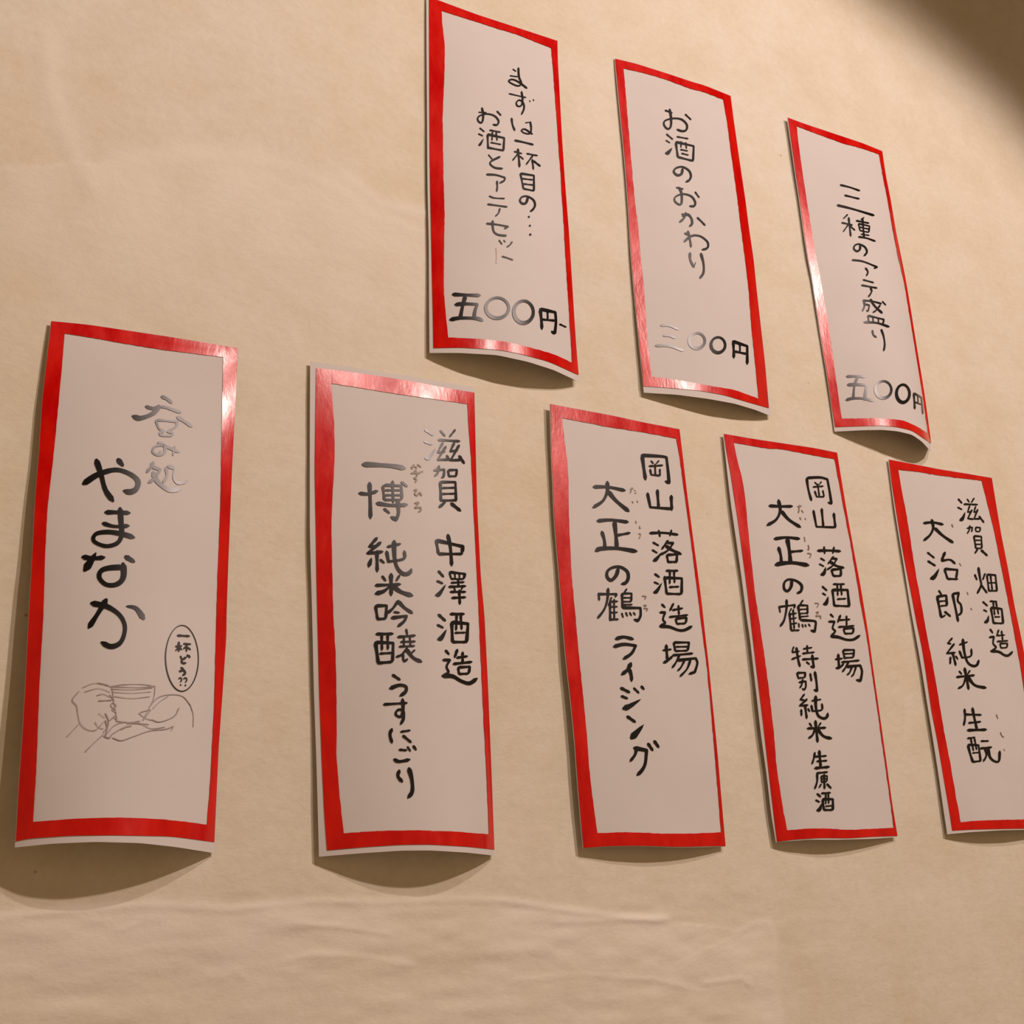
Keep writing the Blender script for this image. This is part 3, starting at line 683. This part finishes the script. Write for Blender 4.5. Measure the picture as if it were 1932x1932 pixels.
s.write('brush_lettering', '''M 14 835,470 850,570 877,667; 15 838,468 950,464 1015,480! 1035,590 1050,690! 1020,680; 9 905,505 925,527; 9 962,500 945,527; 10 890,547 980,540; 10 930,520 945,627; 10 905,582 922,632! 987,632; 10 975,577 987,632;
 14 965,735 980,892; 13 893,750 920,892! 1082,897; 15 1070,775 1085,902;
 16 930,1100 1030,1098 1130,1105; 12 985,1065 992,1127; 12 1072,1068 1062,1125; 12 955,1165 992,1187; 11 945,1215 985,1237; 20t 962,1307 985,1295 1000,1240; 13 1067,1150 1020,1215; 12 1055,1167 1097,1170! 1060,1230 1010,1265; 16 1040,1195 1090,1230 1160,1250; 14 1050,1265 1067,1322; 15 1050,1265 1132,1258! 1132,1322; 14 1067,1319 1130,1319;
 13 970,1410 1012,1447; 12 972,1468 1002,1487; 20t 985,1563 1005,1553 1022,1495; 12 1065,1390 1165,1390; 14 1058,1435 1075,1582; 16 1058,1440 1190,1440! 1205,1587; 11 1100,1395 1105,1490; 11 1130,1395 1140,1487; 12 1100,1520 1177,1516; 13 1075,1577 1205,1582;
 13 1040,1650 1067,1677; 13 1025,1715 1077,1715! 1060,1770 1082,1800 1045,1840; 17 1045,1842 1110,1850 1180,1872 1240,1870 1297,1835; 15 1127,1660 1105,1722; 12 1120,1702 1212,1696; 12 1180,1665 1182,1750; 12 1110,1762 1247,1752; 12 1155,1777 1167,1822; 13 1155,1776 1242,1772! 1237,1817; 12 1167,1820 1237,1817;
 N 12 1083,202 1147,195; 16 1108,158 1117,282; 15 1090,277 1120,275 1157,240; 12 1150,125 1165,200; 13 1150,122 1247,120! 1240,187; 10 1162,155 1240,151; 11 1165,190 1240,186; 13 1138,227 1292,212;
 13 1200,222 1172,272 1145,312; 16 1180,267 1300,255! 1315,310 1302,390! 1265,380; 12 1227,270 1207,318 1183,338; 12 1262,270 1242,330 1222,352''')
s.write('brush_lettering', '''M 17 510,710 600,715 712,715; 19 590,660 605,750 570,830 490,880; 19 615,755 680,830 782,897;
 18 555,997 660,985 775,997; 23 665,992 685,1100 695,1210; 15 690,1110 802,1100; 18 590,1070 610,1140 615,1210; 24 565,1222 620,1210 720,1205 852,1227;
 16 705,1355 700,1410 670,1450 640,1430 640,1380 675,1350 740,1360 790,1400 785,1450 750,1470;
 11 595,1580 605,1637; 12 600,1587 732,1570! 727,1600; 14 660,1525 660,1600 640,1700 605,1757; 9 702,1600 682,1640; 13 685,1637 700,1792; 11 690,1652 747,1642; 10 695,1692 747,1682; 10 695,1737 752,1727; 12 700,1792 772,1790; 10 717,1610 727,1780;
 12 802,1530 777,1567; 14 760,1577 780,1702; 12 765,1572 842,1575! 842,1652; 9 775,1610 842,1606; 9 780,1645 842,1641; 9 785,1672 852,1667; 15 785,1702 900,1710 915,1730! 905,1802! 870,1790; 10 765,1730 770,1767; 10 795,1737 805,1767; 10 820,1740 831,1762; 10 850,1735 866,1757;
 N 11 722,93 708,137; 11 710,142 772,132; 14 745,100 760,200 777,267; 13 705,202 782,172; 11 805,112 882,100; 12 838,82 842,152; 12 798,152 902,141; 13 797,203 937,195; 15 882,165 897,272! 868,262; 12 833,225 860,247;
 12 750,320 765,372; 13 750,320 822,318! 820,357; 11 768,366 825,357; 12 768,402 827,392! 827,440 815,467! 795,455; 12 800,375 792,420 775,452; 13 865,325 877,392; 15 905,310 920,400 925,477! 898,465;
 12 815,505 778,552! 812,555; 13 838,548 772,605! 847,600; 14 820,600 836,717; 14 787,638 790,692; 13 845,630 862,657; 11 878,562 960,550; 17 912,520 915,620 935,690 980,715 1010,702 1017,668; 12 875,600 885,652! 965,640 966,585;
 12 858,755 880,787; 12 957,753 935,787; 14 840,802 1002,796; 16 910,735 930,922; 15 910,802 885,860 850,887; 18 925,802 980,868 1052,890;
 12 905,1010 897,1060 880,1112; 12 905,1047 1007,1040; 16 943,995 957,1140; 12 922,1087 1012,1081; 16 905,1147 1032,1135;
 13 920,1190 1017,1180; 13 925,1195 925,1260 905,1327; 10 960,1215 965,1270; 10 960,1215 1012,1212! 1010,1262; 8 965,1240 1010,1238; 10 965,1268 1010,1263; 13 985,1200 990,1327; 12 960,1285 942,1317; 14 1010,1283 1047,1322;
 14 925,1368 957,1397; 13 913,1423 947,1442; 19t 927,1512 947,1502 967,1448; 13 962,1365 1042,1360; 14 972,1418 985,1512; 15 972,1415 1062,1415! 1062,1512; 10 1000,1370 1000,1460; 10 1022,1370 1026,1455; 10 998,1477 1052,1472; 13 985,1509 1060,1509''')
s.write('small_lettering', '''M 8 755,717 792,712; 9 772,705 765,772; 6 790,747 806,772; 7 775,810 785,832; 6 820,815 826,832''', M_FURI, 'faint small reading kana')
s.write('small_lettering', '''M 6 813,980 822,1022; 6 848,1050 856,1090 840,1086; 7 840,1122 872,1130 860,1163''', M_FURI, 'faint small reading kana')
s.write('small_lettering', '''M 6 905,1555 937,1560 925,1592;
 7 915,1635 937,1635 915,1670 951,1665 957,1692''', M_FURI, 'faint small reading kana')

# ---- lower row, fifth, cut by the right edge of the picture
s = Strip('menu_strip', 'white paper strip at the right end of the lower row, cut off by picture edge',
    [(1675.5, 866), (1873, 901), (1994, 1565.6), (1787.3, 1574)], (0.0008, 0.0004, 0.0075, -0.15, 0.0, 0.001), 1.0,
    ['O 125,88 150,300 190,550 230,800 280,1080 340,1380 390,1650 P 440,0 480,250 530,600 590,900 640,1200 700,1550 733,1765',
     'O 125,88 350,130 600,180 850,220 1112,265',
     'O 1112,265 1150,500 1200,800 1270,1150 1330,1500 1395,1800 P 1445,200 1500,500 1580,950 1660,1400 1720,1742',
     'P 733,1765 900,1755 1200,1748 1424,1745 1720,1742'],
    ['O 215,185 250,400 290,600 330,850 360,1050 400,1280 440,1500 P 510,0 550,200 610,550 660,850 710,1100 760,1400 812,1685',
     'O 215,185 400,205 600,240 850,270 1015,290',
     'O 1015,290 1080,550 1130,750 1190,1050 1250,1350 1300,1600 P 1350,0 1380,150 1424,430 1530,1030 1640,1655',
     'P 812,1685 1000,1668 1200,1662 1424,1658 1640,1655'],
    ['O 119,81 165,450 220,800 275,1130 325,1450 370,1700 P 405,0 440,200 480,450 545,850 600,1200 650,1550 688,1800',
     'O 119,81 350,122 600,172 850,212 1120,258',
     'O 1120,258 1158,500 1208,800 1278,1150 1338,1500 1403,1800 P 1455,200 1512,500 1592,950 1672,1400 1740,1757',
     'P 688,1800 900,1780 1200,1762 1424,1757 1740,1757'])
s.write('brush_lettering', '''O 13 790,465 827,507; 12 785,545 827,567; 20t 810,668 832,652 857,590; 10 875,465 897,497; 12 942,458 915,502; 13 845,515 977,520; 11 900,530 880,592! 922,585; 12 922,568 882,652! 937,660; 11 957,538 940,592! 977,585; 12 977,565 942,657! 1002,655; 13 990,630 1037,692;
 11 875,747 925,735! 920,782; 11 902,720 895,765 875,797; 10 955,740 960,777; 11 955,738 1002,740! 998,777; 10 960,777 998,778; 12 940,820 960,942; 12 940,820 1012,825! 1017,940; 10 955,860 1005,862; 10 958,900 1008,900; 11 960,938 1014,938; 15 977,945 950,987; 16 1010,955 1070,1010;
 14 948,1190 970,1242; 15 983,1122 1000,1230 1010,1290 973,1372; 13 1047,1180 1025,1242; 14 1010,1290 1067,1367; 12 1065,1195 1085,1352; 13 1065,1190 1147,1195! 1162,1352; 11 1100,1200 1117,1340; 10 1080,1270 1152,1268; 12 1085,1346 1160,1346;
 13 1025,1450 1072,1492; 12 1033,1528 1067,1547; 19t 1047,1648 1070,1632 1082,1580; 13 1095,1445 1162,1450; 14 1103,1508 1130,1662; 15 1105,1505 1207,1520! 1222,1662; 11 1125,1455 1140,1580; 11 1152,1455 1177,1572; 11 1138,1596 1192,1596; 13 1130,1656 1220,1658;
 13 1095,1713 1122,1752; 13 1088,1792 1132,1785! 1125,1850 1152,1890 1110,1920; 13 1177,1720 1160,1782; 11 1170,1776 1237,1770; 12 1205,1730 1217,1822; 12 1163,1832 1267,1825; 11 1190,1852 1200,1896; 12 1190,1851 1262,1850! 1257,1892; 11 1200,1894 1257,1891; P 18 1102,42 1180,50 1230,80 1270,85 1312,48''')
s.write('brush_lettering', '''O 17 458,697 550,690 647,711; 18 535,663 550,740 520,810 458,865; 19 565,745 640,815 742,885;
 13 495,978 562,1032; 15 498,1060 572,1107; 24t 530,1228 562,1210 607,1133; 22 662,978 645,1020 630,1055; 15 630,1060 710,1048 762,1087; 15 658,1140 690,1237; 16 658,1135 782,1145! 770,1227; 15 690,1232 787,1234;
 14 603,1343 632,1387; 17 583,1402 675,1390! 682,1490; 17 588,1400 607,1500 627,1602; 11 610,1447 677,1441; 12 620,1492 682,1486; 15 627,1602 667,1580; 15 660,1545 717,1592; 16 735,1375 765,1520 790,1642; 15 733,1377 795,1365! 785,1440 815,1480 820,1550 790,1582;
 P 13 732,-82 688,-32! 722,-27; 14 752,-28 680,65! 762,58; 15 735,55 767,182; 15 715,100 713,167; 13 765,90 787,122; 12 800,-18 880,-45; 17 833,-72 850,60 880,150 930,185 970,175 987,128; 13 800,40 828,107! 910,90 915,20;
 13 798,235 825,267; 13 902,228 880,267; 15 773,292 860,283 947,275; 17 850,205 870,300 890,412; 15 865,290 835,370 788,402; 19 880,290 950,370 1057,396;
 15 850,598 855,680 843,757; 14 855,650 1012,655; 17 925,588 948,700 970,800; 13 888,732 1007,720; 18 878,802 1062,796;
 13 878,880 952,870; 16 883,945 905,1030 932,1112; 14 883,940 985,945! 1005,1102; 11 910,885 937,1000; 11 945,880 967,990; 10 925,1020 987,1015; 14 930,1106 1005,1096; 13 1008,906 1082,905; 15 1003,976 1112,965; 14 1045,975 1060,1040 1030,1102; 17 1075,975 1095,1060 1140,1100 1180,1095 1187,1000''')
s.write('small_lettering', '''O 9 728,708 740,737''', M_FURI, 'faint small reading mark')
s.write('small_lettering', 'O 5 800,1080 820,1110', M_FURI, 'faint small reading mark')
s.write('small_lettering', 'O 7 875,1358 886,1386', M_FURI, 'faint small reading mark')
s.write('small_lettering', 'O 6 910,1510 921,1532', M_FURI, 'faint small reading mark')
s.write('small_lettering', '''P 6 1155,650 1171,692; 6 1195,820 1205,850 1227,872; 5 1225,980 1236,1002''', M_FURI, 'faint small reading kana')
